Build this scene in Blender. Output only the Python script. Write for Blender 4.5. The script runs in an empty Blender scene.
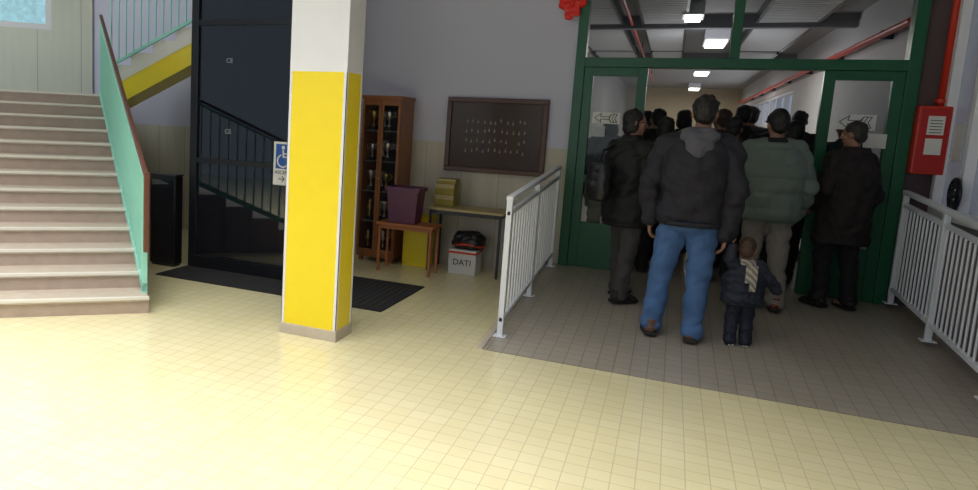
import bpy, math, random
import numpy as np
from mathutils import Vector, Matrix
random.seed(4); np.random.seed(4)
SC=bpy.context.scene
COL=bpy.context.collection
SC.view_settings.view_transform='Standard'
# ------------------------------------------------------------------ materials
MC={}
def mat(name,col,rough=.6,metal=0.,var=.08,scale=12.,bump=0.,bscale=60.,coat=0.,alpha=1.,emis=0.,trans=0.,spec=.5):
    if name in MC: return MC[name]
    m=bpy.data.materials.new(name); m.use_nodes=True; nt=m.node_tree; b=nt.nodes['Principled BSDF']
    tc=nt.nodes.new('ShaderNodeTexCoord'); nz=nt.nodes.new('ShaderNodeTexNoise'); nz.inputs['Scale'].default_value=scale; nz.inputs['Detail'].default_value=4
    nt.links.new(tc.outputs['Object'],nz.inputs['Vector'])
    mx=nt.nodes.new('ShaderNodeMix'); mx.data_type='RGBA'
    c=np.array(col[:3]); a=np.clip(c*(1-var),0,1); d=np.clip(c*(1+var),0,1)
    mx.inputs[6].default_value=(*a,1); mx.inputs[7].default_value=(*d,1)
    nt.links.new(nz.outputs['Fac'],mx.inputs[0]); nt.links.new(mx.outputs[2],b.inputs['Base Color'])
    b.inputs['Roughness'].default_value=rough; b.inputs['Metallic'].default_value=metal
    b.inputs['Coat Weight'].default_value=coat; b.inputs['Alpha'].default_value=alpha
    b.inputs['Transmission Weight'].default_value=trans; b.inputs['Specular IOR Level'].default_value=spec
    if emis: b.inputs['Emission Color'].default_value=(*col[:3],1); b.inputs['Emission Strength'].default_value=emis
    if bump:
        n2=nt.nodes.new('ShaderNodeTexNoise'); n2.inputs['Scale'].default_value=bscale; n2.inputs['Detail'].default_value=3
        nt.links.new(tc.outputs['Object'],n2.inputs['Vector'])
        bp=nt.nodes.new('ShaderNodeBump'); bp.inputs['Strength'].default_value=bump; bp.inputs['Distance'].default_value=.01
        nt.links.new(n2.outputs['Fac'],bp.inputs['Height']); nt.links.new(bp.outputs['Normal'],b.inputs['Normal'])
    MC[name]=m; return m
def tilemat(name,c1,c2,mortar,size=.1,rough=.25,ms=.035,rh=None,off=0.,noise=.12,bump=.25):
    m=bpy.data.materials.new(name); m.use_nodes=True; nt=m.node_tree; b=nt.nodes['Principled BSDF']
    tc=nt.nodes.new('ShaderNodeTexCoord'); br=nt.nodes.new('ShaderNodeTexBrick')
    br.offset=off; br.squash=1.
    br.inputs['Scale'].default_value=1.; br.inputs['Brick Width'].default_value=size; br.inputs['Row Height'].default_value=rh or size
    br.inputs['Mortar Size'].default_value=ms*size; br.inputs['Mortar Smooth'].default_value=.2; br.inputs['Bias'].default_value=0
    br.inputs['Color1'].default_value=(*c1,1); br.inputs['Color2'].default_value=(*c2,1); br.inputs['Mortar'].default_value=(*mortar,1)
    nt.links.new(tc.outputs['Object'],br.inputs['Vector'])
    nz=nt.nodes.new('ShaderNodeTexNoise'); nz.inputs['Scale'].default_value=1.3; nz.inputs['Detail'].default_value=5
    nt.links.new(tc.outputs['Object'],nz.inputs['Vector'])
    mx=nt.nodes.new('ShaderNodeMix'); mx.data_type='RGBA'; mx.blend_type='MULTIPLY'; mx.inputs[0].default_value=1.
    rp=nt.nodes.new('ShaderNodeMapRange'); rp.inputs['To Min'].default_value=1-noise; rp.inputs['To Max'].default_value=1+noise
    nt.links.new(nz.outputs['Fac'],rp.inputs['Value'])
    nt.links.new(br.outputs['Color'],mx.inputs[6]); nt.links.new(rp.outputs['Result'],mx.inputs[7]); nt.links.new(mx.outputs[2],b.inputs['Base Color'])
    b.inputs['Roughness'].default_value=rough
    bp=nt.nodes.new('ShaderNodeBump'); bp.inputs['Strength'].default_value=bump; bp.inputs['Distance'].default_value=.003; bp.invert=True
    nt.links.new(br.outputs['Fac'],bp.inputs['Height']); nt.links.new(bp.outputs['Normal'],b.inputs['Normal'])
    MC[name]=m; return m
def wallmat(name,up,low,zsplit,low2):
    m=bpy.data.materials.new(name); m.use_nodes=True; nt=m.node_tree; b=nt.nodes['Principled BSDF']
    tc=nt.nodes.new('ShaderNodeTexCoord'); sp=nt.nodes.new('ShaderNodeSeparateXYZ'); nt.links.new(tc.outputs['Object'],sp.inputs[0])
    cmp=nt.nodes.new('ShaderNodeMath'); cmp.operation='GREATER_THAN'; cmp.inputs[1].default_value=zsplit; nt.links.new(sp.outputs['Z'],cmp.inputs[0])
    mp=nt.nodes.new('ShaderNodeMapping'); mp.inputs['Scale'].default_value=(14,14,1.5); nt.links.new(tc.outputs['Object'],mp.inputs[0])
    nz=nt.nodes.new('ShaderNodeTexNoise'); nz.inputs['Scale'].default_value=1.; nz.inputs['Detail'].default_value=6; nt.links.new(mp.outputs[0],nz.inputs['Vector'])
    mx=nt.nodes.new('ShaderNodeMix'); mx.data_type='RGBA'; mx.inputs[6].default_value=(*low,1); mx.inputs[7].default_value=(*low2,1)
    nt.links.new(nz.outputs['Fac'],mx.inputs[0])
    md=nt.nodes.new('ShaderNodeMath'); md.operation='PINGPONG'; md.inputs[1].default_value=.2; nt.links.new(sp.outputs['X'],md.inputs[0])
    lt=nt.nodes.new('ShaderNodeMath'); lt.operation='LESS_THAN'; lt.inputs[1].default_value=.003; nt.links.new(md.outputs[0],lt.inputs[0])
    m1=nt.nodes.new('ShaderNodeMix'); m1.data_type='RGBA'; m1.inputs[7].default_value=(*[c*.6 for c in low],1); nt.links.new(lt.outputs[0],m1.inputs[0]); nt.links.new(mx.outputs[2],m1.inputs[6])
    m2=nt.nodes.new('ShaderNodeMix'); m2.data_type='RGBA'; m2.inputs[7].default_value=(*up,1)
    nt.links.new(cmp.outputs[0],m2.inputs[0]); nt.links.new(m1.outputs[2],m2.inputs[6]); nt.links.new(m2.outputs[2],b.inputs['Base Color'])
    b.inputs['Roughness'].default_value=.5; MC[name]=m; return m
# ------------------------------------------------------------------ mesh builder
class MB:
    def __init__(s): s.v=[]; s.f=[]
    def add(s,vs,fs):
        o=len(s.v); s.v+= [tuple(map(float,q)) for q in vs]; s.f+=[tuple(i+o for i in g) for g in fs]; return s
    def box(s,x0,x1,y0,y1,z0,z1):
        vs=[(x,y,z) for z in (z0,z1) for y in (y0,y1) for x in (x0,x1)]
        return s.add(vs,[(0,2,3,1),(4,5,7,6),(0,1,5,4),(2,6,7,3),(0,4,6,2),(1,3,7,5)])
    def quadprism(s,p,z0,z1):
        n=len(p); a=z0 if hasattr(z0,'__len__') else [z0]*n; b=z1 if hasattr(z1,'__len__') else [z1]*n
        vs=[(p[i][0],p[i][1],a[i]) for i in range(n)]+[(p[i][0],p[i][1],b[i]) for i in range(n)]
        fs=[tuple(range(n))[::-1],tuple(range(n,2*n))]+[(i,(i+1)%n,n+(i+1)%n,n+i) for i in range(n)]
        return s.add(vs,fs)
    def rings(s,rs,cap=True):
        n=len(rs[0]); vs=[q for r in rs for q in r]; fs=[]
        for k in range(len(rs)-1):
            for i in range(n):
                j=(i+1)%n; fs.append((k*n+i,k*n+j,(k+1)*n+j,(k+1)*n+i))
        if cap: fs.append(tuple(range(n))[::-1]); fs.append(tuple(range((len(rs)-1)*n,len(rs)*n)))
        return s.add(vs,fs)
    def cap(s,a,b,ra,rb=None,n=16,flat=False):
        rb=ra if rb is None else rb
        a=Vector(a); b=Vector(b); d=b-a; L=d.length
        if L<1e-6: d=Vector((0,0,1))
        d=d.normalized(); t=d.orthogonal().normalized(); u=d.cross(t)
        rs=[]
        def ring(c,r): return [tuple(c+(t*math.cos(2*math.pi*i/n)+u*math.sin(2*math.pi*i/n))*r) for i in range(n)]
        if flat: rs=[ring(a,ra),ring(b,rb)]
        else:
            for q in (85,60,35,12): rs.append(ring(a-d*ra*math.sin(math.radians(q)),ra*math.cos(math.radians(q))))
            for k in range(0,5): rs.append(ring(a.lerp(b,k/4),ra+(rb-ra)*k/4))
            for q in (12,35,60,85): rs.append(ring(b+d*rb*math.sin(math.radians(q)),rb*math.cos(math.radians(q))))
        return s.rings(rs)
    def tube(s,pts,r,n=10):
        for i in range(len(pts)-1): s.cap(pts[i],pts[i+1],r,r,n)
        return s
    def ell(s,c,r,M=None,n=20,m=12):
        rs=[]
        for k in range(m+1):
            ph=-math.pi/2+math.pi*(k+.0)/m; ph=max(min(ph,1.54),-1.54)
            ring=[]
            for i in range(n):
                th=2*math.pi*i/n; q=Vector((r[0]*math.cos(ph)*math.cos(th),r[1]*math.cos(ph)*math.sin(th),r[2]*math.sin(ph)))
                if M: q=M@q
                ring.append(tuple(q+Vector(c)))
            rs.append(ring)
        return s.rings(rs)
    def loft(s,secs,n=28,p=2.3):
        rs=[]
        for z,cx,cy,rx,ry in secs:
            ring=[]
            for i in range(n):
                th=2*math.pi*i/n; c,q=math.cos(th),math.sin(th)
                ring.append((cx+rx*math.copysign(abs(c)**(2/p),c),cy+ry*math.copysign(abs(q)**(2/p),q),z))
            rs.append(ring)
        return s.rings(rs)
    def lathe(s,prof,n=20,c=(0,0)):
        return s.rings([[(c[0]+r*math.cos(2*math.pi*i/n),c[1]+r*math.sin(2*math.pi*i/n),z) for i in range(n)] for r,z in prof])
    def xf(s,M):
        s.v=[tuple(M@Vector(q)) for q in s.v]; return s
    def mesh(s,name,vox=0,smooth=False,fold=0.,fs=18.,sub=0):
        me=bpy.data.meshes.new(name); me.from_pydata(s.v,[],s.f); me.update()
        if vox:
            o=bpy.data.objects.new('tmp',me); COL.objects.link(o)
            md=o.modifiers.new('r','REMESH'); md.mode='VOXEL'; md.voxel_size=vox
            ms=o.modifiers.new('s','SMOOTH'); ms.iterations=4; ms.factor=.5
            dg=bpy.context.evaluated_depsgraph_get(); dg.update()
            nm=bpy.data.meshes.new_from_object(o.evaluated_get(dg)); bpy.data.objects.remove(o); bpy.data.meshes.remove(me); me=nm; me.name=name
            if fold:
                n=len(me.vertices); co=np.empty(n*3); me.vertices.foreach_get('co',co); co=co.reshape(-1,3)
                no=np.empty(n*3); me.vertices.foreach_get('normal',no); no=no.reshape(-1,3)
                h=np.zeros(n); rg=np.random.RandomState(len(name)+int(fs))
                wv=co+0.02*np.sin(co[:,[2,0,1]]*23)
                for k in range(9):
                    d=rg.randn(3); d[2]*=1.6; d/=np.linalg.norm(d); h+=np.sin(wv@d*fs*(1+.35*k)+rg.rand()*6.3)/(1+.3*k)
                co+=no*(h*fold*.4)[:,None]; me.vertices.foreach_set('co',co.ravel()); me.update()
            smooth=True
        if smooth:
            me.polygons.foreach_set('use_smooth',[True]*len(me.polygons))
        return me
def obj(name,me,m,parent=None,loc=(0,0,0),rz=0,bevel=0,label=None,cat=None,group=None,kind=None):
    o=bpy.data.objects.new(name,me)
    if m is not None and me is not None:
        me.materials.clear(); me.materials.append(m)
    o.location=loc; o.rotation_euler=(0,0,rz); COL.objects.link(o)
    if parent: o.parent=parent
    if bevel:
        b=o.modifiers.new('b','BEVEL'); b.width=bevel; b.segments=2; b.limit_method='ANGLE'
    if label: o['label']=label
    if cat: o['category']=cat
    if group: o['group']=group
    if kind: o['kind']=kind
    return o
def emp(name,loc,label,cat,rz=0,group=None):
    return obj(name,None,None,None,loc,rz,0,label,cat,group)
def B(*a): return MB().box(*a)
def part(name,mb,m,parent,bevel=0,smooth=False,label=None,**k):
    return obj(name,mb.mesh(name,smooth=smooth,**k),m,parent,bevel=bevel,label=label)
def struct(name,mb,m,bevel=0): return obj(name,mb.mesh(name),m,bevel=bevel,kind='structure')
def text(s,size,m,parent,loc,rot,name='lettering',ext=.001,align='CENTER',sx=1.):
    c=bpy.data.curves.new('t','FONT'); c.body=s; c.size=size; c.extrude=ext; c.align_x=align; c.align_y='CENTER'
    t=bpy.data.objects.new('t',c); COL.objects.link(t); dg=bpy.context.evaluated_depsgraph_get(); dg.update()
    me=bpy.data.meshes.new_from_object(t.evaluated_get(dg)); bpy.data.objects.remove(t)
    o=obj(name,me,m,parent,loc); o.rotation_euler=rot; o.scale=(sx,1,1); return o
FR=(math.pi/2,0,0)

# ------------------------------------------------------------------ palette
M_floor=tilemat('cream_tiles',(.76,.70,.45),(.73,.665,.41),(.57,.51,.33),.1,.17,.024)
M_ramp=tilemat('grey_ramp_tiles',(.36,.33,.285),(.33,.30,.255),(.22,.20,.17),.1,.32,.035)
M_wall=wallmat('foyer_wall',(.56,.57,.72),(.46,.43,.36),1.31,(.63,.60,.53))
M_wall2=wallmat('stair_wall',(.55,.57,.53),(.58,.61,.55),9,(.70,.73,.66))
M_shaded=mat('shaded_wall',(.10,.065,.07),.7)  # shade on the wall right of the doors, put into its colour
M_white=mat('white_paint',(.78,.79,.85),.45,var=.03)
M_ceil=mat('ceiling_white',(.6,.6,.58),.8,var=.03)
M_yel=mat('yellow_paint',(.90,.70,.012),.35,var=.03)
M_marble=mat('marble',(.50,.44,.36),.35,var=.2,scale=9)
M_green=mat('green_metal',(.004,.10,.042),.35,var=.06)
M_glass=mat('door_glass',(.03,.05,.05),.04,alpha=.33,var=0)
M_tglass=mat('transom_glass_tint',(.04,.06,.06),.03,alpha=.10,var=0)
M_black=mat('black_metal',(.008,.009,.014),.3)
M_dglass=mat('dark_lift_glass',(.006,.009,.018),.015,alpha=.80,var=0,coat=1.,spec=.8)
M_mint=mat('mint_paint',(.31,.72,.61),.4,var=.04)
M_wood=mat('handrail_wood',(.13,.045,.028),.4,var=.25,scale=30)
M_tread=mat('tread_marble',(.55,.48,.40),.3,var=.16,scale=14)
M_riser=mat('riser_marble',(.47,.37,.31),.4,var=.18,scale=10)
M_nose=mat('nosing',(.76,.73,.68),.4,var=.05)
M_rail=mat('railing_white',(.74,.77,.84),.35,var=.03)
M_mat=mat('rubber_mat',(.020,.019,.023),.9,bump=.5,bscale=300)
M_cab=mat('cabinet_wood',(.30,.11,.035),.4,var=.3,scale=18)
M_cabin=mat('cabinet_inside',(.04,.02,.014),.7)
M_gold=mat('gold',(.60,.45,.18),.3,1.)
M_silver=mat('silver',(.66,.66,.70),.3,1.)
M_red=mat('red_paint',(.62,.035,.015),.4)
M_bframe=mat('board_frame',(.075,.025,.012),.35,var=.3)
M_board=mat('board_panel',(.075,.042,.030),.5,var=.2)
M_desk=mat('desk_top',(.50,.40,.20),.45)
M_desk2=mat('desk_orange',(.42,.14,.04),.45)
M_metal=mat('dark_steel',(.05,.05,.06),.4,.6)
M_purple=mat('purple_plastic',(.10,.009,.065),.35)
M_paper=mat('paper',(.78,.78,.76),.8,var=.03)
M_ink=mat('black_ink',(.012,.012,.012),.6)
M_blue=mat('sign_blue',(.02,.10,.42),.5)
M_carton=mat('white_carton',(.66,.66,.66),.7,var=.05)
M_bag=mat('black_bag',(.010,.010,.013),.35,bump=.8,bscale=25)

# ------------------------------------------------------------------ camera
yaw,pit,roll=-0.42,0.1361,0.0483
cy_,sy_=math.cos(yaw),math.sin(yaw)
w=Vector((sy_*math.cos(pit),cy_*math.cos(pit),-math.sin(pit)))
r0=Vector((cy_,-sy_,0)); u0=r0.cross(w)
r=r0*math.cos(roll)+u0*math.sin(roll); u=-r0*math.sin(roll)+u0*math.cos(roll)
cd=bpy.data.cameras.new('camera'); cam=bpy.data.objects.new('camera',cd); COL.objects.link(cam)
cd.sensor_width=36; cd.lens=36*705.84/978; cd.shift_x=(489-350.5)/978; cd.shift_y=(216.06-245)/978; cd.clip_start=.05
Mx=Matrix((( r.x,u.x,-w.x,0),(r.y,u.y,-w.y,0),(r.z,u.z,-w.z,1.5),(0,0,0,1))); cam.matrix_world=Mx
SC.camera=cam

# ------------------------------------------------------------------ room shell
YD=7.3
XR=2.04
struct('floor',MB().box(-12,XR,-3,YD+.15,-.12,0),M_floor)
H1=4.2
struct('wall_back',MB().box(-7.25,-.93,YD,YD+.15,0,H1),M_wall)
struct('wall_back_right',MB().box(1.79,XR+.15,YD,YD+.15,0,H1),M_shaded)
struct('wall_back_upper',MB().box(-.93,1.79,YD,YD+.15,3.02,H1),M_wall)
struct('ceiling',MB().box(-12,XR+.15,-1,YD+.15,H1,H1+.1),M_ceil)
wr=struct('wall_right',MB().box(XR,XR+.15,-3,7.3,0,.95).box(XR,XR+.15,-3,7.3,3.3,H1).box(XR,XR+.15,7.24,7.3,.95,3.3).box(XR,XR+.15,-3,3.5,.95,3.3),mat('wall_r',(.30,.25,.26),.6))
a=XR-.07; b=XR+.06
wf=struct('window_1',MB().box(a,b,7.17,7.24,.95,3.3).box(a,b,3.5,3.58,.95,3.3).box(a,b,3.58,7.17,.95,1.03).box(a,b,3.58,7.17,3.22,3.3).box(a,b,6.58,6.65,1.03,3.22).box(a+.01,b-.01,5.2,5.27,1.03,3.22),mat('window_frame_white',(.85,.85,.90),.4))
o=obj('glass_pane',MB().box(XR-.005,XR+.005,3.58,7.17,1.03,3.22).mesh('g'),mat('glowing_frosted_pane',(.34,.37,.45),.2,var=.4,scale=3,alpha=.8,emis=.12),wf)  # weak emission in the pane stands in for daylight
e=emp('paper_sign',(XR-.012,7.0,1.55),'white paper notice taped to the frosted window pane','sign')
part('sheet',MB().box(-.002,0,-.11,.09,-.15,.15),M_paper,e)

# corridor beyond the door
ZC=.153
struct('floor_corridor',MB().box(-1.6,2.1,YD+.15,27,ZC-.25,ZC),M_ramp)
struct('wall_corridor_left',MB().box(-1.75,-1.6,YD+.15,27,ZC,3.1),mat('corr_wall',(.46,.45,.44),.6))
struct('wall_corridor_right',MB().box(1.95,2.1,YD+.15,27,ZC,1.82).box(1.95,2.1,YD+.15,27,2.45,3.1).box(1.95,2.1,YD+.15,15.5,1.82,2.45).box(1.95,2.1,25,27,1.82,2.45),mat('corr_wall2',(.60,.60,.62),.6))
wcf=MB().box(1.97,2.06,15.5,25,1.82,1.88).box(1.97,2.06,15.5,25,2.39,2.45)
for i in range(9): wcf.box(1.97,2.06,15.5+i*1.18,15.58+i*1.18,1.88,2.39)
struct('window_2',wcf,M_white)
struct('wall_corridor_end',MB().box(-1.75,2.1,27,27.15,ZC,3.1),mat('corr_end',(.50,.42,.30),.7))
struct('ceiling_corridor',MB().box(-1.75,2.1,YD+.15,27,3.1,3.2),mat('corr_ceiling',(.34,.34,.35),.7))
M_lv=mat('louvre',(.88,.90,.94),.4)
for n_,(x0,x1) in enumerate([(-1.5,-.8),(-.5,.0),(.85,1.5)]):
    for seg in range(3):
        y0=7.7+seg*3.4; e=emp('ceiling_grille',(x0,y0,2.98),'white slatted metal grille hanging under the corridor ceiling','grille',group='corridor ceiling grilles')
        g=MB()
        for k in range(24): g.box(0,x1-x0,k*.125,k*.125+.06,0,.03)
        part('slats',g,M_lv,e)
        for (p0,p1) in ((-.03,0),(x1-x0,x1-x0+.03)): part('frame',MB().box(p0,p1,0,2.95,-.01,.12),M_metal,e)
struct('trim_1',MB().box(-1.6,1.95,10.72,10.86,2.93,3.1),mat('beam',(.20,.20,.22),.6))
struct('trim_2',MB().box(-1.6,1.95,15.6,15.75,2.93,3.1),MC['beam'])
M_tubeE=mat('lamp_tube',(1,.96,.86),.4,emis=4,var=0)
LY=(12.6,18.6,24.8)
for i,(xx,yy,hw,hl) in enumerate([(.46,12.6,.14,.47),(.46,18.6,.14,.47),(.46,24.8,.14,.47),(.08,9.9,.09,.22)]):
    e=emp('ceiling_lamp',(xx,yy,2.92),'rectangular white fluorescent ceiling lamp glowing in the corridor','lamp',group='corridor ceiling lamps')
    part('housing',MB().box(-hw-.03,hw+.03,-hl-.03,hl+.03,.03,.18),M_white,e); part('diffuser',MB().box(-hw,hw,-hl,hl,0,.03),M_tubeE,e,bevel=.005)
e=emp('pipe',(1.85,9,2.62),'red painted pipe running along the corridor wall','pipe')
part('tube',MB().cap((0,-1,0),(0,17,0),.035,n=12),M_red,e,smooth=True)
for k in range(7): part('bracket',MB().box(-.01,.098,k*2.3,k*2.3+.04,-.045,.045),M_metal,e)
e=emp('pipe',(-.66,8,2.98),'thin red and white painted pipe under the corridor ceiling','pipe')
part('tube',MB().cap((0,-.4,0),(0,14,0),.02,n=10),M_red,e,smooth=True)
for k in range(5): part('hanger',MB().box(-.01,.01,k*3,k*3+.02,0,.12),M_metal,e)

# ------------------------------------------------------------------ ramp
def rz_(y): return max(0,.0567*(y-4.6))
e=emp('ramp',(0,4.6,0),'low ramp in small grey brown tiles rising to green doors','ramp')
part('surface',MB().quadprism([(-1.03,0),(XR-.01,0),(XR-.01,YD+.15-4.6),(-1.03,YD+.15-4.6)],0.0,[.003,.003,.16,.16]),M_ramp,e)
part('kerb',MB().quadprism([(-1.07,.0),(-1.03,0),(-1.03,YD-4.6),(-1.07,YD-4.6)],0,[.01,.01,.17,.17]),M_marble,e)

# ------------------------------------------------------------------ ramp railings
def railing(x,y0,y1,posts,label,ht=1.0,sp=.1):
    e=emp('railing',(x,y0,rz_(y0)+.004),label,'railing'); s=.0567; L=y1-y0
    def sl(z,r,name):
        part(name,MB().quadprism([(-r,0),(r,0),(r,L),(-r,L)],[z,z,z+s*L,z+s*L],[z+.035,z+.035,z+s*L+.035,z+s*L+.035]),M_rail,e,bevel=.005)
    sl(ht-.03,.024,'top_rail'); sl(ht-.13,.015,'upper_rail'); sl(.11,.015,'bottom_rail')
    for p in posts:
        q=p-y0; part('post',MB().box(-.020,.020,q-.020,q+.020,s*q,s*q+ht-.03),M_rail,e,bevel=.004)
        part('foot_plate',MB().box(-.045,.045,q-.04,q+.04,s*q,s*q+.008),M_rail,e)
    bm=MB().cap((0,0,.12),(0,0,ht-.12),.008,n=8,flat=True).mesh('baluster',smooth=False)
    k=sp
    while k<L-.03:
        if min(abs(k-(p-y0)) for p in posts)>.04: obj('baluster',bm,M_rail,e,(0,k,s*k))
        k+=sp
    return e
railing(-.98,4.88,7.15,[4.90,6.0,7.12],'white steel ramp railing with thin vertical bars beside the tables',1.0,.105)
railing(1.80,4.0,7.2,[4.02,5.1,6.18,7.17],'white steel ramp railing with thin vertical bars below the red box',.95,.085)

# ------------------------------------------------------------------ pillar
e=emp('pillar',(-2.155,4.32,0),'square pillar, yellow below and white above, with white corner strips','pillar')
hx,hy=.21,.125
part('yellow_panel',MB().box(-hx,hx,-hy,hy,.075,1.80),M_yel,e)
part('white_shaft',MB().box(-hx,hx,-hy,hy,1.80,H1),M_white,e)
part('plinth',MB().box(-hx-.008,hx+.008,-hy-.008,hy+.008,0,.075),M_marble,e,bevel=.003)
for sx in (-1,1):
    for syy in (-1,1):
        xa=sx*(hx+.002); ya=syy*(hy+.002)
        mb=MB().box(min(xa,xa-sx*.022),max(xa,xa-sx*.022),min(ya,ya-syy*.004),max(ya,ya-syy*.004),.075,1.80).box(min(xa,xa-sx*.004),max(xa,xa-sx*.004),min(ya,ya-syy*.022),max(ya,ya-syy*.022),.075,1.80)
        part('corner_strip',mb,M_white,e)

# ------------------------------------------------------------------ green door frame
dz=ZC
d=MB()
d.box(-.93,-.84,YD-.05,YD+.1,dz-.03,3.02).box(1.70,1.79,YD-.05,YD+.1,dz-.03,3.02).box(-.84,1.70,YD-.05,YD+.1,2.11,2.20).box(-.84,1.70,YD-.05,YD+.1,2.95,3.02).box(.39,.47,YD-.05,YD+.1,2.20,2.95)
df=struct('door_1',d,M_green,.004)
obj('transom_glass',MB().box(-.84,.39,YD+.02,YD+.03,2.20,2.95).mesh('g'),M_tglass,df)
obj('transom_glass',MB().box(.47,1.70,YD+.02,YD+.03,2.20,2.95).mesh('g'),M_tglass,df)
def leaf(name,x0,x1,side):
    o=struct(name,MB().box(x0,x0+.085,YD-.03,YD+.03,dz,2.11).box(x1-.085,x1,YD-.03,YD+.03,dz,2.11).box(x0+.085,x1-.085,YD-.03,YD+.03,2.03,2.11).box(x0+.085,x1-.085,YD-.03,YD+.03,dz,dz+.45).box(x0+.085,x1-.085,YD-.03,YD+.03,1.0,1.07),M_green,.003)
    obj('glass_pane',MB().box(x0+.085,x1-.085,YD-.005,YD+.005,dz+.45,2.03).mesh('g'),M_glass,o)
    hxp=x1-.04 if side>0 else x0+.04
    obj('handle',MB().cap((hxp,YD-.08,1.0),(hxp,YD-.08,1.25),.012,n=10).cap((hxp,YD-.08,1.02),(hxp,YD-.02,1.02),.008,n=8).cap((hxp,YD-.08,1.23),(hxp,YD-.02,1.23),.008,n=8).mesh('h',smooth=True),M_metal,o)
leaf('door_2',-.84,-.27,1); leaf('door_3',1.13,1.70,-1)
def arrow_sign(x,z,w_,h_):
    e=emp('paper_sign',(x,YD-.035,z),'white paper sheet with outlined arrow taped to the door glass','sign',group='arrow signs')
    part('sheet',MB().box(-w_/2,w_/2,0,.002,-h_/2,h_/2),M_paper,e)
    def ln(a,b):
        a=Vector((a[0],0,a[1]));b=Vector((b[0],0,b[1])); t=(b-a).normalized(); p=Vector((-t.z,0,t.x))*.003
        return [(a+p),(a-p),(b-p),(b+p)]
    g=MB(); P=[(-.12,0),(-.05,.045),(-.06,.012),(.03,.012),(.05,.04),(.11,.04),(.085,0),(.11,-.04),(.05,-.04),(.03,-.012),(-.06,-.012),(-.05,-.045)]
    segs=[(P[i],P[(i+1)%len(P)]) for i in range(len(P))]+[((.05,.04),(.03,0)),((.05,-.04),(.03,0)),((.08,.04),(.058,0)),((.08,-.04),(.058,0))]
    for a,b in segs:
        q=ln((a[0]*w_/.28,a[1]*h_/.11),(b[0]*w_/.28,b[1]*h_/.11)); vs=[(v.x,-.0015,v.z) for v in q]+[(v.x,0,v.z) for v in q]
        g.add(vs,[(0,1,2,3),(4,7,6,5),(0,3,7,4),(1,5,6,2),(0,4,5,1),(3,2,6,7)])
    part('arrow_drawing',g,M_ink,e)
arrow_sign(-.60,1.63,.25,.11); arrow_sign(1.40,1.68,.28,.13)
e=emp('paper_sign',(1.55,YD-.035,1.53),'small white printed notice taped to the door glass','sign')
part('sheet',MB().box(-.08,.08,0,.002,-.06,.06),M_paper,e)
e=emp('paper_sign',(-.66,YD-.035,1.50),'small pale printed sheet taped below the arrow sign','sign')
part('sheet',MB().box(-.06,.06,0,.002,-.05,.05),mat('pale_paper',(.5,.52,.55),.8),e)

# ------------------------------------------------------------------ fire box + pipe
e=emp('fire_hose_box',(1.905,YD-.14,1.28),'red metal fire box with white instruction sheet on the wall','box')
part('body',MB().box(-.11,.11,0,.13,0,.55),M_red,e,bevel=.01)
part('door_panel',MB().box(-.095,.095,-.008,0,.02,.53),mat('red_dark',(.5,.02,.015),.4),e,bevel=.004)
part('instruction_sheet',MB().box(-.045,.065,-.011,-.008,.32,.47),M_paper,e)
for k in range(5): part('lettering',MB().box(-.03,.05,-.0125,-.011,.335+k*.024,.341+k*.024),M_ink,e)
part('label_sticker',MB().box(-.045,.065,-.011,-.008,.16,.29),M_paper,e)
e=emp('pipe',(1.95,YD-.05,1.86),'vertical red fire main pipe above the red box','pipe')
part('tube',MB().cap((0,0,-.04),(0,0,2.34),.024,n=14,flat=True),M_red,e,smooth=True)
for z in (0,.9): part('flange',MB().cap((0,0,z),(0,0,z+.03),.042,n=14,flat=True),M_red,e)
e=emp('fire_hose',(XR-.095,6.615,1.16),'coiled black hose hanging on the white window frame','hose')
g=MB()
for rr in (.06,.08,.10,.12):
    g.tube([(0,rr*math.cos(a*math.pi/10),rr*math.sin(a*math.pi/10)) for a in range(21)],.0105,8)
part('coil',g,M_black,e,smooth=True); part('hub',MB().cap((-.03,0,0),(.0245,0,0),.03,n=14,flat=True),M_metal,e)

# ------------------------------------------------------------------ red bow
e=emp('red_bow',(-1.0,YD-.075,2.68),'bright red fabric bow hanging on the green door frame','decoration')
M_bow=mat('bow_red',(.80,.02,.015),.4,bump=.3)
g=MB().ell((-.06,0,.03),(.08,.03,.07),Matrix.Rotation(.5,4,'Y')).ell((.06,0,.05),(.08,.03,.07),Matrix.Rotation(-.5,4,'Y'))
obj('loop',g.mesh('loop',vox=.006,fold=.008,fs=40),M_bow,e)
obj('knot',MB().ell((0,-.02,.02),(.03,.03,.035)).mesh('knot',smooth=True),M_bow,e)
obj('ribbon_tail',MB().quadprism([(-.06,-.03),(.02,-.03),(.0,.0),(-.06,.0)],-.13,.02).quadprism([(-.01,-.03),(.07,-.03),(.08,.0),(.01,.0)],-.10,.02).mesh('rt',vox=.006,fold=.006,fs=50),M_bow,e)

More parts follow.
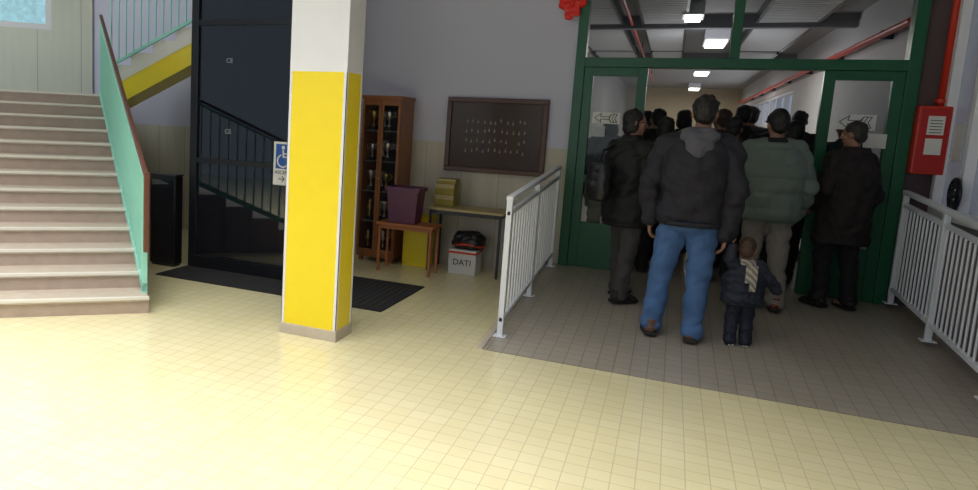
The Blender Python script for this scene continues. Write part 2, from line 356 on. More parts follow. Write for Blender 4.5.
# ------------------------------------------------------------------ lift
LX0,LX1,LY0,LY1=-4.20,-3.0,5.55,6.35
e=emp('lift_enclosure',(LX0,LY0,0),'tall black framed lift enclosure with dark tinted glass panels','lift')
W_=LX1-LX0; D_=LY1-LY0
for (a,b) in ((0,0),(W_-.08,0),(0,D_-.08),(W_-.08,D_-.08)):
    part('post',MB().box(a,a+.08,b,b+.08,0,H1),M_black,e,bevel=.004)
for z in (0.0,1.02,2.3,3.6):
    hgt=.12 if z==0 else .05
    part('crossbar',MB().box(.08,W_-.08,.005,.06,z,z+hgt),M_black,e)
    part('crossbar',MB().box(.005,.06,.08,D_-.08,z,z+hgt),M_black,e)
    part('crossbar',MB().box(W_-.06,W_-.005,.08,D_-.08,z,z+hgt),M_black,e)
for z0,z1 in ((.12,1.02),(1.07,2.3),(2.35,3.6)):
    part('glass_panel',MB().box(.08,W_-.08,.025,.035,z0,z1),M_dglass,e)
    part('glass_panel',MB().box(.025,.035,.08,D_-.08,z0,z1),M_dglass,e)
    part('glass_panel',MB().box(W_-.035,W_-.025,.08,D_-.08,z0,z1),M_dglass,e)
part('rear_panel',MB().box(.08,W_-.08,D_-.035,D_-.025,0,3.6),M_black,e)
M_gry=mat('grey_print',(.35,.37,.42),.5)
text('CE',.06,M_gry,e,(.42,.02,1.98),FR); text('CE',.06,M_gry,e,(.42,.02,1.33),FR)
e=emp('control_panel',(-4.56,5.42,0),'low black framed dark glass panel beside the lift','panel')
part('body',MB().box(0,.30,0,.12,.02,.88),M_black,e,bevel=.01); part('glass_panel',MB().box(.03,.27,-.006,0,.06,.84),M_dglass,e); part('top_plate',MB().box(-.005,.305,-.005,.125,.88,.895),M_metal,e,bevel=.004); part('foot',MB().box(.02,.28,.01,.11,0,.02),M_metal,e)
e=emp('lift_sign',(-3.12,LY0-.014,1.07),'white sign with blue wheelchair symbol on the black lift frame','sign')
part('plate',MB().box(-.14,.14,0,.012,-.19,.20),M_paper,e,bevel=.002)
part('blue_square',MB().box(-.115,.115,-.003,0,-.04,.18),M_blue,e)
g=MB()
g.ell((-.04,-.005,.15),(.017,.004,.017)); g.tube([(-.04,-.005,.125),(-.035,-.005,.065),(.01,-.005,.065),(.03,-.005,.01),(.05,-.005,.015)],.008,8); g.tube([(-.038,-.005,.095),(.005,-.005,.095)],.006,8)
g.tube([(-.04+.055*math.cos(a),-.005,.03+.055*math.sin(a)) for a in np.linspace(2.0,6.0,14)],.007,8)
part('wheelchair_symbol',g,M_paper,e)
text('ASCENSORE',.045,M_ink,e,(0,-.002,-.075),FR); text('\u2192',.09,M_ink,e,(-.05,-.002,-.135),FR)
e=emp('floor_mat',(-4.2,5.07,0),'thin dark grey rubber floor mat in front of the lift','mat')
part('surface',MB().quadprism([(0,0),(2.24,0),(2.26,1.02),(1.3,1.02),(1.3,.46),(0,.46)],.0,.012),M_mat,e,bevel=.004)
g=MB()
for k in range(36): g.box(.05+k*.06,.075+k*.06,.04,(.43 if k<21 else .99),.012,.015)
part('ribs',g,mat('mat_rib',(.026,.025,.029),.9),e)

# ------------------------------------------------------------------ staircase
S0=Vector((-3.42,4.06)); E=Vector((.75,.66)).normalized(); N=Vector((-.219,.191)); h=.1265; WD=3.0; nn=N.normalized(); LD=1.38
e=emp('staircase',(S0.x,S0.y,0),'straight flight of beige marble steps with pale nosings','stairs')
L0=-E*WD
for k in range(1,14):
    p=N*(k-1)
    q2=p+N*1.15 if k<13 else N*12.0+nn*LD
    part('riser',MB().quadprism([tuple(p+L0),tuple(p),tuple(q2),tuple(q2+L0)],0,k*h-.03),M_riser,e)
    f=p-nn*.02
    part('tread',MB().quadprism([tuple(f+L0),tuple(f),tuple(q2),tuple(q2+L0)],k*h-.03,k*h),M_tread,e,bevel=.003)
    nf=f-nn*.004; nb=f+nn*.03
    part('nosing',MB().quadprism([tuple(nf+L0),tuple(nf),tuple(nb),tuple(nb+L0)],k*h-.018,k*h+.002),M_nose,e)
so=Vector((-.10,.07))
e=emp('stair_railing',(S0.x+so.x,S0.y+so.y,0),'mint green metal stair railing with a dark wooden handrail','railing')
sl_=h/N.length; LL=3.45
part('end_post',MB().quadprism([tuple(nn*0+E*.02),tuple(nn*.04+E*.02),tuple(nn*.04-E*.02),tuple(-E*.02)],0,1.02),M_mint,e,bevel=.003)
def bar(z0,z1,wd,t0=0,t1=LL):
    a,b=nn*t0,nn*t1
    return MB().quadprism([tuple(a-E*wd),tuple(a+E*wd),tuple(b+E*wd),tuple(b-E*wd)],[z0+sl_*t0]*2+[z0+sl_*t1]*2,[z1+sl_*t0]*2+[z1+sl_*t1]*2)
part('bottom_rail',bar(.14,.20,.02),M_mint,e); part('top_rail',bar(.98,1.01,.02),M_mint,e)
part('handrail',bar(1.02,1.055,.018,-.05),M_wood,e,bevel=.006)
part('handrail_end',MB().quadprism([tuple(-nn*.08-E*.02),tuple(-nn*.08+E*.02),tuple(-nn*.045+E*.02),tuple(-nn*.045-E*.02)],.45,1.045),M_wood,e,bevel=.006)
bm=MB().quadprism([tuple(-nn*.006-E*.016),tuple(-nn*.006+E*.016),tuple(nn*.006+E*.016),tuple(nn*.006-E*.016)],.2,.98).mesh('baluster')
t=.08
while t<LL-.03:
    q=nn*t; obj('baluster',bm,M_mint,e,(q.x,q.y,sl_*t)); t+=.095
# second flight
F0=S0+N*12+E*.08; an=math.radians(14); dr=Vector((math.cos(an),math.sin(an))); pr=Vector((-dr.y,dr.x)); tr=.27; rh=.145; Z0=13*h+.20
e=emp('staircase',(F0.x,F0.y,Z0),'upper stair flight with white step edges and yellow painted stringer','stairs')
ns=6; wd2=.42
for k in range(ns):
    a=dr*(tr*k); b=dr*(tr*(k+1))
    part('step',MB().quadprism([tuple(a-pr*.025),tuple(b-pr*.025),tuple(b+pr*wd2),tuple(a+pr*wd2)],[rh*k-.12,rh*(k+1)-.12,rh*(k+1)-.12,rh*k-.12],[rh*(k+1)]*4),M_nose,e)
a=dr*0; b=dr*(tr*ns)
part('stringer',MB().quadprism([tuple(a-pr*.02),tuple(b-pr*.02),tuple(b+pr*wd2),tuple(a+pr*wd2)],[-.36,rh*ns-.36,rh*ns-.36,-.36],[-.10,rh*ns-.10,rh*ns-.10,-.10]),M_yel,e)
e=emp('stair_railing',(F0.x,F0.y,Z0),'mint green railing with vertical bars along the upper stair flight','railing')
sl2=rh/tr; L2=tr*ns
bm=MB().cap((0,0,.12),(0,0,.98),.008,n=8,flat=True).mesh('baluster')
t=.04
while t<L2:
    q=dr*t-pr*.04; obj('baluster',bm,M_mint,e,(q.x,q.y,sl2*t+.02)); t+=.09
for z,nm,m_ in ((.10,'bottom_rail',M_mint),(.96,'top_rail',M_mint),(1.0,'handrail',M_wood)):
    a=-pr*.055; b=dr*L2-pr*.055
    part(nm,MB().quadprism([tuple(a),tuple(b),tuple(b+pr*.03),tuple(a+pr*.03)],[z,z+sl2*L2,z+sl2*L2,z],[z+.035,z+.035+sl2*L2,z+.035+sl2*L2,z+.035]),m_,e)
c0=S0+N*12+nn*(LD+.01)
def wl(s0,s1,z0,z1,mb,t0=0.,t1=.15):
    a=c0+E*s0; b=c0+E*s1
    return mb.quadprism([tuple(a+nn*t0),tuple(b+nn*t0),tuple(b+nn*t1),tuple(a+nn*t1)],z0,z1)
ww=MB(); wl(-3.2,.0,0,2.46,ww); wl(-.50,.0,2.46,H1,ww); wl(-3.2,-2.2,2.46,H1,ww); wl(-2.2,-.5,3.6,H1,ww)
struct('wall_landing',ww,M_wall2)
wm=MB(); wl(-2.2,-.5,2.46,2.53,wm,.0,.1); wl(-2.2,-.5,3.53,3.6,wm,0,.1); wl(-.57,-.5,2.53,3.53,wm,0,.1); wl(-2.2,-2.13,2.53,3.53,wm,0,.1); wl(-1.40,-1.33,2.53,3.53,wm,0,.1)
w3=struct('window_3',wm,M_white)
gm=mat('painted_outside_glow',(.30,.52,.62),.1,emis=.6,var=.8,scale=14)  # bright outdoors painted into the pane as mottled emission
g=MB(); wl(-2.13,-.57,2.53,3.53,g,.045,.055); obj('glass_pane',g.mesh('g'),gm,w3)

# ------------------------------------------------------------------ cabinet and trophies
CX0,CX1,CY0,CY1=-2.99,-2.56,6.90,7.27
e=emp('display_cabinet',(CX0,CY0,0),'tall reddish wood and glass cabinet full of trophies','cabinet')
cw,cdp=CX1-CX0,CY1-CY0
part('body',MB().box(0,.025,0,cdp,.05,1.72).box(cw-.025,cw,0,cdp,.05,1.72).box(.025,cw-.025,0,cdp,1.68,1.72).box(.025,cw-.025,cdp-.02,cdp,.05,1.68).box(.025,cw-.025,0,cdp,.05,.11),M_cab,e)
part('back_lining',MB().box(.025,cw-.025,cdp-.025,cdp-.02,.11,1.68),M_cabin,e)
part('cornice',MB().box(-.015,cw+.015,-.02,cdp,1.72,1.76),M_cab,e,bevel=.006)
for fx in (.02,cw-.06):
    for fy in (.02,cdp-.06): part('foot',MB().box(fx,fx+.04,fy,fy+.04,0,.05),M_cab,e)
SH=[.11,.44,.76,1.08,1.40]
M_shelf=mat('glass_shelf',(.35,.42,.40),.15,alpha=.6)
for z in SH[1:]: part('shelf',MB().box(.025,cw-.025,.03,cdp-.025,z-.012,z),M_shelf,e)
for i in range(2):
    x0=.0+i*cw/2; x1=x0+cw/2-.004
    dr_=part('door',MB().box(x0,x0+.026,-.02,0,.10,1.70).box(x1-.026,x1,-.02,0,.10,1.70).box(x0+.026,x1-.026,-.02,0,.10,.14).box(x0+.026,x1-.026,-.02,0,1.66,1.70),M_cab,e)
    part('glass_pane',MB().box(x0+.026,x1-.026,-.012,-.008,.14,1.66),mat('clear_glass',(.05,.05,.06),.03,alpha=.12,var=0),dr_)
    part('knob',MB().ell(((x1-.014) if i==0 else (x0+.014),-.03,.9),(.01,.012,.01)),M_gold,dr_,smooth=True)
def trophy(x,y,z,s,m,kind_):
    e=emp('trophy',(x,y,z),'small shiny sports cup on a dark base inside the cabinet','trophy',group='trophies in the cabinet')
    part('base',MB().box(-.03*s,.03*s,-.03*s,.03*s,0,.035*s),M_ink,e,bevel=.002)
    pr_=[(.012,.035),(.02,.045),(.007,.06),(.007,.09),(.02,.105),(.035,.13),(.042,.17),(.044,.19),(.040,.19)] if kind_ else [(.02,.035),(.008,.05),(.008,.1),(.03,.13),(.014,.17),(.02,.2),(.004,.22)]
    part('cup',MB().lathe([(a*s,b*s) for a,b in pr_],16),m,e,smooth=True)
    if kind_:
        g=MB()
        for sx in (-1,1): g.tube([(sx*.035*s,0,.125*s),(sx*.062*s,0,.14*s),(sx*.065*s,0,.165*s),(sx*.042*s,0,.18*s)],.004*s,8)
        part('handle',g,m,e,smooth=True)
for z in SH:
    for i,x in enumerate((.085,.17,.26,.345)):
        trophy(CX0+x,CY0+.10+.10*(i%2),z,random.uniform(.95,1.15),random.choice([M_gold,M_silver,M_silver]),random.random()<.65)

# ------------------------------------------------------------------ board
e=emp('display_board',(-1.665,YD-.05,1.40),'dark wooden framed display case with rows of small pale pieces','board')
bw,bh=.52,.385
part('frame',MB().box(-bw,bw,0,.05,bh-.05,bh).box(-bw,bw,0,.05,-bh,-bh+.05).box(-bw,-bw+.05,0,.05,-bh+.05,bh-.05).box(bw-.05,bw,0,.05,-bh+.05,bh-.05),M_bframe,e,bevel=.006)
part('panel',MB().box(-bw+.05,bw-.05,.03,.05,-bh+.05,bh-.05),M_board,e)
tm=MB().ell((0,0,0),(.009,.003,.013),n=10,m=6).cap((0,0,.01),(0,0,.028),.003,n=6,flat=True).mesh('medal')
M_med=mat('pale_metal',(.50,.45,.37),.5,.0)
for rr in range(4):
    for c in range(11):
        if random.random()<.85 or rr<2: obj('medal',tm,M_med,e,(-.30+c*.06+random.uniform(-.01,.01),.026,.14-rr*.10+random.uniform(-.015,.015)))
part('glass_pane',MB().box(-bw+.05,bw-.05,.012,.015,-bh+.05,bh-.05),mat('board_glass',(.02,.02,.03),.12,alpha=.10,var=0),e)

# ------------------------------------------------------------------ tables & stuff
def table(x0,x1,y0,y1,z,top,legm,label):
    e=emp('table',(x0,y0,0),label,'table'); a,b=x1-x0,y1-y0
    part('table_top',MB().box(0,a,0,b,z-.025,z),top,e,bevel=.004)
    part('apron',MB().box(.03,a-.03,.03,.042,z-.065,z-.025).box(.03,a-.03,b-.042,b-.03,z-.065,z-.025).box(.03,.042,.042,b-.042,z-.065,z-.025).box(a-.042,a-.03,.042,b-.042,z-.065,z-.025),legm,e)
    for lx in (.02,a-.045):
        for ly in (.02,b-.045): part('leg',MB().box(lx,lx+.025,ly,ly+.025,0,z-.025),legm,e,bevel=.003)
    return e
table(-2.20,-1.42,6.82,7.25,.66,M_desk,M_metal,'beige topped school desk with dark metal legs against the wall')
table(-2.62,-2.02,6.50,6.80,.50,M_desk2,M_desk2,'small low orange edged table beside the cabinet')
e=emp('storage_bin',(-2.37,6.65,.50),'dark purple plastic bin standing on the small orange table','bin')
part('body',MB().rings([[(sx*a,sy*b,z) for sx,sy in ((-1,-1),(1,-1),(1,1),(-1,1))] for a,b,z in ((.14,.10,0),(.165,.12,.34),(.155,.11,.34),(.13,.09,.02))]),M_purple,e,bevel=.008)
part('rim',MB().rings([[(sx*a,sy*b,z) for sx,sy in ((-1,-1),(1,-1),(1,1),(-1,1))] for a,b,z in ((.162,.117,.32),(.178,.133,.32),(.178,.133,.36),(.162,.117,.36),(.162,.117,.32))],cap=False),M_purple,e)
M_ybox=mat('yellow_card',(.34,.28,.05),.6,var=.3,scale=20)
for i,(x,z_,hh) in enumerate(((-2.07,.66,.12),(-2.07,.782,.11),(-2.06,.894,.05))):
    e=emp('carton',(x,7.04,z_),'small yellow cardboard box stacked on the beige desk','box',group='yellow boxes on the desk')
    part('body',MB().box(-.10,.10,-.08,.08,0,hh),M_ybox,e,bevel=.004); part('lid_flap',MB().box(-.101,.101,-.084,-.08,hh*.6,hh),M_desk,e)
e=emp('crate',(-2.48,6.94,0),'bright yellow plastic crate behind the small table','crate')
part('body',MB().box(0,.27,0,.02,.03,.52).box(0,.27,.2,.22,.03,.52).box(0,.02,.02,.2,.03,.52).box(.25,.27,.02,.2,.03,.52).box(0,.27,0,.22,0,.03),M_yel,e,bevel=.004)
for y in (-.012,.22): part('rim',MB().box(-.01,.28,y,y+.012,.50,.53),M_yel,e,bevel=.003)
e=emp('carton',(-1.80,6.98,0),'white cardboard box with handwriting and a red stripe','box')
part('body',MB().box(-.15,.13,-.12,.12,0,.25),M_carton,e,bevel=.004)
part('red_tape',MB().box(-.151,.131,-.122,.122,.21,.23),M_red,e)
text('DATI',.085,M_ink,e,(-.01,-.123,.12),FR)
e=emp('waste_bag',(-1.78,6.98,.25),'black plastic bag with folded rim on the white box','bag')
obj('body',MB().loft([(0,0,0,.13,.10),(.05,0,0,.17,.13),(.13,0,0,.16,.12),(.17,0,0,.12,.09)]).mesh('bag',vox=.008,fold=.012,fs=40),M_bag,e)
obj('rim',MB().tube([(.165*math.cos(a),.125*math.sin(a),.05+.01*math.sin(a*3)) for a in np.linspace(0,6.283,19)],.010,8).mesh('rim',smooth=True),M_red,e)

# ------------------------------------------------------------------ people
SKIN=mat('skin',(.32,.16,.105),.55,var=.06,bump=.1)
M_hairk=mat('hair_black',(.008,.007,.007),.5,var=.4,scale=60,bump=.6,bscale=120)
M_hairb=mat('hair_brown',(.06,.030,.018),.5,var=.4,scale=60,bump=.6,bscale=120)
M_hairg=mat('hair_grey',(.03,.026,.024),.5,var=.4,scale=60,bump=.6,bscale=120)
M_eye=mat('eye_white',(.7,.7,.7),.2,var=0); M_pup=mat('pupil',(.02,.015,.01),.1,var=0); M_lip=mat('lips',(.35,.10,.08),.5)
def person(loc,rz,H,label,pose={},st={}):
    P=dict(fL=(-.10,0),fR=(.10,0),kL=None,kR=None,hL=(-.245,.03,.80),hR=(.245,.03,.80),eL=(-.25,-.05,1.10),eR=(.25,-.05,1.10),head=0.,tilt=0.,hd=(0,0),toe=.15); P.update(pose)
    S=dict(jm=None,tm=None,sm=M_ink,hm=M_hairk,bulk=1.,jz=.80,hair='short',fat=1.,hs=1.,vox=.008,hood=None,quilt=0,skin=SKIN,collar=True,coat=0,pants=1.08,sh=.175); S.update(st)
    s=H/1.75*S.get('bs',1.); F=S['fat']; e=emp('person',loc,label,'person',rz)
    vx=S['vox']
    V=lambda a:Vector(a)
    HL,HR=V((-.085,0,.90)),V((.085,0,.90))
    AL=V((P['fL'][0],P['fL'][1],.09)); AR=V((P['fR'][0],P['fR'][1],.09))
    KL=V(P['kL']) if P['kL'] else HL.lerp(AL,.5)+V((-.01,.03,.02)); KR=V(P['kR']) if P['kR'] else HR.lerp(AR,.5)+V((.01,.03,.02))
    SL,SR=V((-S['sh'],0,1.415)),V((S['sh'],0,1.415))
    EL,ER,WL,WR=V(P['eL']),V(P['eR']),V(P['hL']),V(P['hR'])
    hc=V((P['hd'][0],.02+P['hd'][1],1.64)) 
    b=MB()
    for H_,K,A in ((HL,KL,AL),(HR,KR,AR)):
        b.cap(H_,K,.080*F,.052*F).cap(K,A,.050*F,.036*F).cap(K.lerp(A,.08)+V((0,-.010,0)),K.lerp(A,.5),.047*F,.040*F)
        b.cap(A+V((0,-.04,-.045)),A+V((0,.13,-.055)),.035,.028)
    b.loft([(.82,0,0,.14*F,.10*F),(.93,0,-.01,.165*F,.118*F),(1.08,0,0,.138*F,.10*F),(1.22,0,0,.155*F,.112*F),(1.36,0,0,.165*F,.108*F),(1.43,0,0,.12,.08),(1.49,0,0,.055,.052)])
    b.cap((0,-.005,1.44),hc+V((0,-.02,-.06)),.056,.052)
    for sg,S_,E_,W_2 in ((-1,SL,EL,WL),(1,SR,ER,WR)):
        b.cap((sg*.05,0,1.44),S_,.055*F,.055*F).cap(S_,E_,.052*F,.041*F).cap(E_,W_2,.041*F,.027*F)
        d=(W_2-E_).normalized(); tf=V((0,1,0)); t=(tf-d*tf.dot(d)); 
        if t.length<.1: t=V((0,0,1))
        t=t.normalized(); n=d.cross(t)*(1); 
        if n.x*sg>0: n=-n
        cu=P.get('curl',.5)
        for i,(o_,ln,kb) in enumerate(((.032,.070,.088),(.011,.080,.092),(-.010,.073,.088),(-.030,.058,.080))):
            kn=W_2+d*kb+t*o_; b.cap(W_2+t*o_*.55+d*.01,kn,.017,.013,10)
            q=kn; a=cu*.5
            for sgm,rr in ((.45,.0105),(.30,.0095),(.25,.0085)):
                dd=(d*math.cos(a)+n*math.sin(a)); q2=q+dd*ln*sgm; b.cap(q,q2,rr,rr*.92,8); q=q2; a+=cu
        th0=W_2+d*.025+t*.025; th1=th0+(t*.75+d*.6+n*.25)*.038; th2=th1+(d*.9+t*.25+n*.3)*.032
        b.cap(th0,th1,.015,.012,8).cap(th1,th2,.012,.0095,8)
    hb=MB()
    hb.ell((0,-.012,.02),(.076,.095,.092)).ell((0,.022,-.035),(.060,.064,.078)).ell((0,.055,-.09),(.028,.024,.022)).cap((0,.083,.008),(0,.103,-.024),.009,.013,8).ell((0,.078,.022),(.05,.014,.010))
    for sg in (-1,1): hb.ell((sg*.078,-.005,-.008),(.011,.020,.032)).ell((sg*.042,.062,-.018),(.022,.02,.018)).ell((sg*.01,.098,-.028),(.010,.009,.008))
    HM=Matrix.Translation(hc)@Matrix.Rotation(P['head'],4,'Z')@Matrix.Rotation(P['tilt'],4,'X')@Matrix.Scale(S['hs'],4)@Matrix.Translation((0,0,.0 if S['hs']==1 else .03))
    hb.xf(HM); b.add(hb.v,hb.f)
    SM=Matrix.Scale(s,4)
    def fin(mb,name,m,vox=vx,fold=0,fs=18,parent=e,label=None):
        mb.xf(SM); return obj(name,mb.mesh(name,vox=vox*max(s,.6),fold=fold*s,fs=fs/s),m,parent,label=label)
    body=fin(b,'body',S['skin'],vox=min(vx,.0065))
    for sg in (-1,1):
        x=MB().ell((sg*.030,.076,.002),(.013,.010,.009),n=12,m=8).xf(HM); x.xf(SM); ey=part('eye',x,M_eye,e,smooth=True)
        x=MB().ell((sg*.030,.085,.002),(.006,.003,.006),n=10,m=6).xf(HM); x.xf(SM); part('pupil',x,M_pup,ey,smooth=True)
    x=MB().ell((0,.083,-.056),(.024,.007,.007),n=14,m=6).xf(HM); x.xf(SM); part('mouth',x,M_lip,e,smooth=True)
    if S.get('glasses'):
        x=MB()
        for sg in (-1,1):
            x.tube([(sg*.033+.022*math.cos(a),.102,.0+.018*math.sin(a)) for a in np.linspace(0,6.283,13)],.0025,6).tube([(sg*.055,.102,.004),(sg*.078,.06,.006),(sg*.082,-.01,.004)],.0025,6)
        x.tube([(-.011,.104,.003),(.011,.104,.003)],.0025,6).xf(HM); x.xf(SM); part('glasses',x,M_ink,e,smooth=True)
    hr=MB()
    hr.ell((0,-.024,.036),(.084,.096,.090)).ell((0,-.052,-.015),(.073,.060,.075))
    rg=np.random.RandomState(int(H*1000)+int(loc[0]*100)%97)
    if S['hair']!='cap':
        for q in range(16):
            a_=rg.rand()*6.28; el=rg.rand()*1.2+.1; hr.ell((.070*math.cos(a_)*math.cos(el),-.03+.075*math.sin(a_)*math.cos(el)*(1 if math.sin(a_)<0 else .7),.04+.072*math.sin(el)),(.020+.012*rg.rand(),.022,.016+.008*rg.rand()),n=8,m=6)
    if S['hair']=='long': hr.ell((0,-.045,-.09),(.085,.065,.10)).ell((-.07,-.01,-.05),(.022,.05,.09)).ell((.07,-.01,-.05),(.022,.05,.09))
    if S['hair']=='bob': hr.ell((0,-.04,-.04),(.088,.07,.09)).ell((-.072,-.02,-.03),(.02,.045,.07)).ell((.072,-.02,-.03),(.02,.045,.07))
    hr.xf(HM)
    fin(hr,'hair',S['hm'],fold=.004,fs=70)
    if S['hair']=='cap':
        c=MB().ell((0,-.01,.045),(.09,.105,.085)).ell((0,.095,.045),(.065,.06,.012)).xf(HM); fin(c,'cap',S['capm'])
    g=MB(); pf=F*S['pants']
    for H_,K,A in ((HL,KL,AL),(HR,KR,AR)):
        A2=A+V((0,-.005,-.02)); g.cap(H_,K,.100*pf,.074*pf).cap(K,K.lerp(A2,.93),.072*pf,.064*pf).cap(K.lerp(A2,.88),A2+V((0,0,.015)),.066*pf,.068*pf,flat=False)
    g.loft([(.80,0,0,.15*pf,.11*pf),(.93,0,-.01,.175*pf,.13*pf),(1.0,0,0,.165*pf,.12*pf)])
    fin(g,'trousers',S['tm'],fold=.010,fs=26)
    k=S['bulk']; jz=S['jz']; g=MB()
    secs=[(jz,0,0,.185*k*F,.145*k*F),(jz+.05,0,-.005,.195*k*F,.155*k*F),(1.05,0,-.005,.188*k*F,.15*k*F),(1.2,0,-.005,.20*k*F,.155*k*F),(1.34,0,-.005,.20*k,.145*k),(1.42,0,-.005,.15*k,.115*k),(1.475,0,-.005,.095*k,.085*k)]
    g.loft(secs)
    if S['coat']:
        g.loft([(S['coat'],0,0,.20*k,.16*k),(jz+.1,0,0,.19*k,.155*k)])
    for sg,S_,E_,W_2 in ((-1,SL,EL,WL),(1,SR,ER,WR)):
        S2=S_+V((0,0,-.01)); g.cap((sg*.07,0,1.42),S2,.075*k,.075*k).cap(S2,E_,.076*k*F,.062*k*F).cap(E_,E_.lerp(W_2,.9),.062*k*F,.048*k*F).cap(E_.lerp(W_2,.86),E_.lerp(W_2,.97),.050*k*F,.045*k*F)
    g.xf(SM); me=g.mesh('jacket',vox=vx*max(s,.6),fold=(.018 if not S['quilt'] else .009)*s,fs=20/s)
    if S['quilt']:
        n=len(me.vertices); co=np.empty(n*3); me.vertices.foreach_get('co',co); co=co.reshape(-1,3); no=np.empty(n*3); me.vertices.foreach_get('normal',no); no=no.reshape(-1,3)
        co+=no*(np.abs(np.sin(co[:,2]*math.pi/(S['quilt'])))**.6*.013)[:,None]; me.vertices.foreach_set('co',co.ravel()); me.update()
    jk=obj('jacket',me,S['jm'],e)
    x=MB().loft([(jz-.025,0,0,.178*k*F,.138*k*F),(jz+.01,0,0,.188*k*F,.148*k*F)]).xf(SM); part('hem',x,S.get('hemm',S['jm']),jk,smooth=True)
    if S['collar']:
        x=MB().loft([(1.43,0,-.005,.10*k,.09*k),(1.50,0,-.005,.082*k,.078*k),(1.53,0,-.005,.078,.076)]); fin(x,'collar',S.get('colm',S['jm']),parent=jk)
    if S['hood']:
        x=MB().ell((0,-.085,1.475),(.135,.075,.065)).ell((-.08,-.01,1.47),(.055,.095,.05)).ell((.08,-.01,1.47),(.055,.095,.05)).ell((0,-.115,1.42),(.10,.055,.09)).ell((0,-.13,1.37),(.05,.04,.06)); fin(x,'hood',S['hood'],fold=.012,fs=30,parent=jk)
    for A,sg in ((AL,-1),(AR,1)):
        R=Matrix.Translation(A*1.0)@Matrix.Rotation(-sg*P['toe'],4,'Z')
        x=MB().ell((0,-.03,-.035),(.046,.055,.045)).cap((0,-.01,-.03),(0,.12,-.052),.044,.034).ell((0,.125,-.058),(.046,.06,.028)).cap((0,-.03,-.02),(0,-.025,.03),.048,.048,flat=True)
        x.xf(R); x.xf(SM); me=x.mesh('shoe',vox=.006*max(s,.6)); sh=obj('shoe',me,S['sm'],e)
        x=MB().quadprism([(-.042,-.08),(.042,-.08),(.052,.06),(.05,.14),(.028,.19),(-.028,.19),(-.05,.14),(-.052,.06)],-.088,-.062).xf(R); x.xf(SM); part('sole',x,S.get('solem',M_ink),sh,bevel=.004*s)
    return e,s
M_navy=mat('navy_jacket',(.014,.013,.022),.75,bump=.5,bscale=50,var=.2)
M_navy2=mat('toddler_navy',(.010,.014,.030),.7,bump=.4,bscale=50,var=.2)
M_jean=mat('jeans',(.06,.135,.31),.85,bump=.4,bscale=200,var=.5,scale=5)
M_ghood=mat('grey_hood',(.10,.10,.125),.9,bump=.4)
M_brown=mat('brown_leather',(.13,.07,.045),.5)
M_blk=mat('black_coat',(.006,.006,.008),.7,bump=.3,var=.2)
M_blk2=mat('charcoal_coat',(.011,.010,.013),.8,bump=.3,var=.2)
M_brn=mat('dark_brown_coat',(.014,.010,.010),.8,bump=.3,var=.2)
M_gpants=mat('grey_trousers',(.055,.052,.052),.85,bump=.3)
M_beige=mat('light_grey_trousers',(.26,.24,.22),.85,bump=.3)
M_dpants=mat('dark_trousers',(.009,.009,.012),.85,bump=.3)
M_gjack=mat('grey_green_jacket',(.135,.175,.16),.6,bump=.3,var=.12)
Z=lambda y: rz_(y)+.006
person((.17,5.5,Z(5.5)),0.0,1.71,'man in dark jacket with grey hood and blue jeans, back turned',
  dict(fL=(-.19,-.02),fR=(.09,-.06),hL=(-.27,.04,.84),eL=(-.30,-.05,1.12),hR=(.24,-.02,.79),eR=(.275,-.06,1.10),hd=(.02,.01),tilt=-.1,head=-.1),
  dict(jm=M_navy,tm=M_jean,sm=M_brown,bulk=1.15,hood=M_ghood,vox=.0065,jz=.86,pants=1.13,sh=.19))
ce,cs=person((.55,5.52,Z(5.52)),.25,.80,'toddler in dark navy suit with striped scarf, one arm raised',
  dict(fL=(-.12,0),fR=(.14,.02),hL=(-.26,-.02,1.72),eL=(-.27,-.03,1.52),hR=(.52,-.05,1.02),eR=(.36,-.06,1.22),tilt=-.15,head=-.5),
  dict(bs=.885,jm=M_navy2,tm=M_navy2,sm=mat('toddler_shoe',(.12,.25,.45),.5),solem=M_paper,hm=M_hairb,fat=1.45,hs=1.65,bulk=1.2,vox=.009,jz=.76))
g=MB().loft([(1.40,0,0,.16,.14),(1.46,0,0,.165,.145),(1.53,0,0,.13,.12)])
def stripes(name,c1,c2,sc):
    m=mat(name,c1,.9,bump=.4); nt=m.node_tree; b=nt.nodes['Principled BSDF']; w_=nt.nodes.new('ShaderNodeTexWave'); w_.wave_type='BANDS'; w_.bands_direction='DIAGONAL'; w_.inputs['Scale'].default_value=sc
    tc=nt.nodes.new('ShaderNodeTexCoord'); nt.links.new(tc.outputs['Object'],w_.inputs['Vector']); r_=nt.nodes.new('ShaderNodeMix'); r_.data_type='RGBA'; r_.inputs[6].default_value=(*c1,1); r_.inputs[7].default_value=(*c2,1); nt.links.new(w_.outputs['Fac'],r_.inputs[0]); nt.links.new(r_.outputs[2],b.inputs['Base Color']); return m
M_scarf=stripes('scarf',(.50,.45,.36),(.16,.15,.15),14)
g.xf(Matrix.Scale(cs,4)); sc=obj('scarf',g.mesh('scarf',vox=.006,fold=.003,fs=60),M_scarf,ce)
x=MB().quadprism([(-.02,-.33),(.09,-.32),(.09,-.28),(-.02,-.29)],[1.02]*4,[1.46]*4).quadprism([(-.09,-.31),(-.01,-.32),(-.01,-.28),(-.09,-.27)],[1.16]*4,[1.46]*4); x.xf(Matrix.Scale(cs,4)); obj('scarf_end',x.mesh('se',vox=.005,fold=.003,fs=60),M_scarf,sc)
person((-.30,6.30,Z(6.30)),-.75,1.58,'woman in black jacket, grey trousers and glasses, side on',
  dict(fL=(-.13,.12),fR=(.13,-.10),hL=(-.20,.22,1.0),eL=(-.27,.02,1.08),hR=(.18,.24,1.02),eR=(.25,.0,1.08),head=-.7,tilt=-.05),
  dict(jm=M_blk,tm=M_gpants,sm=M_ink,hm=M_hairk,hair='bob',bulk=1.18,jz=.72,glasses=1))
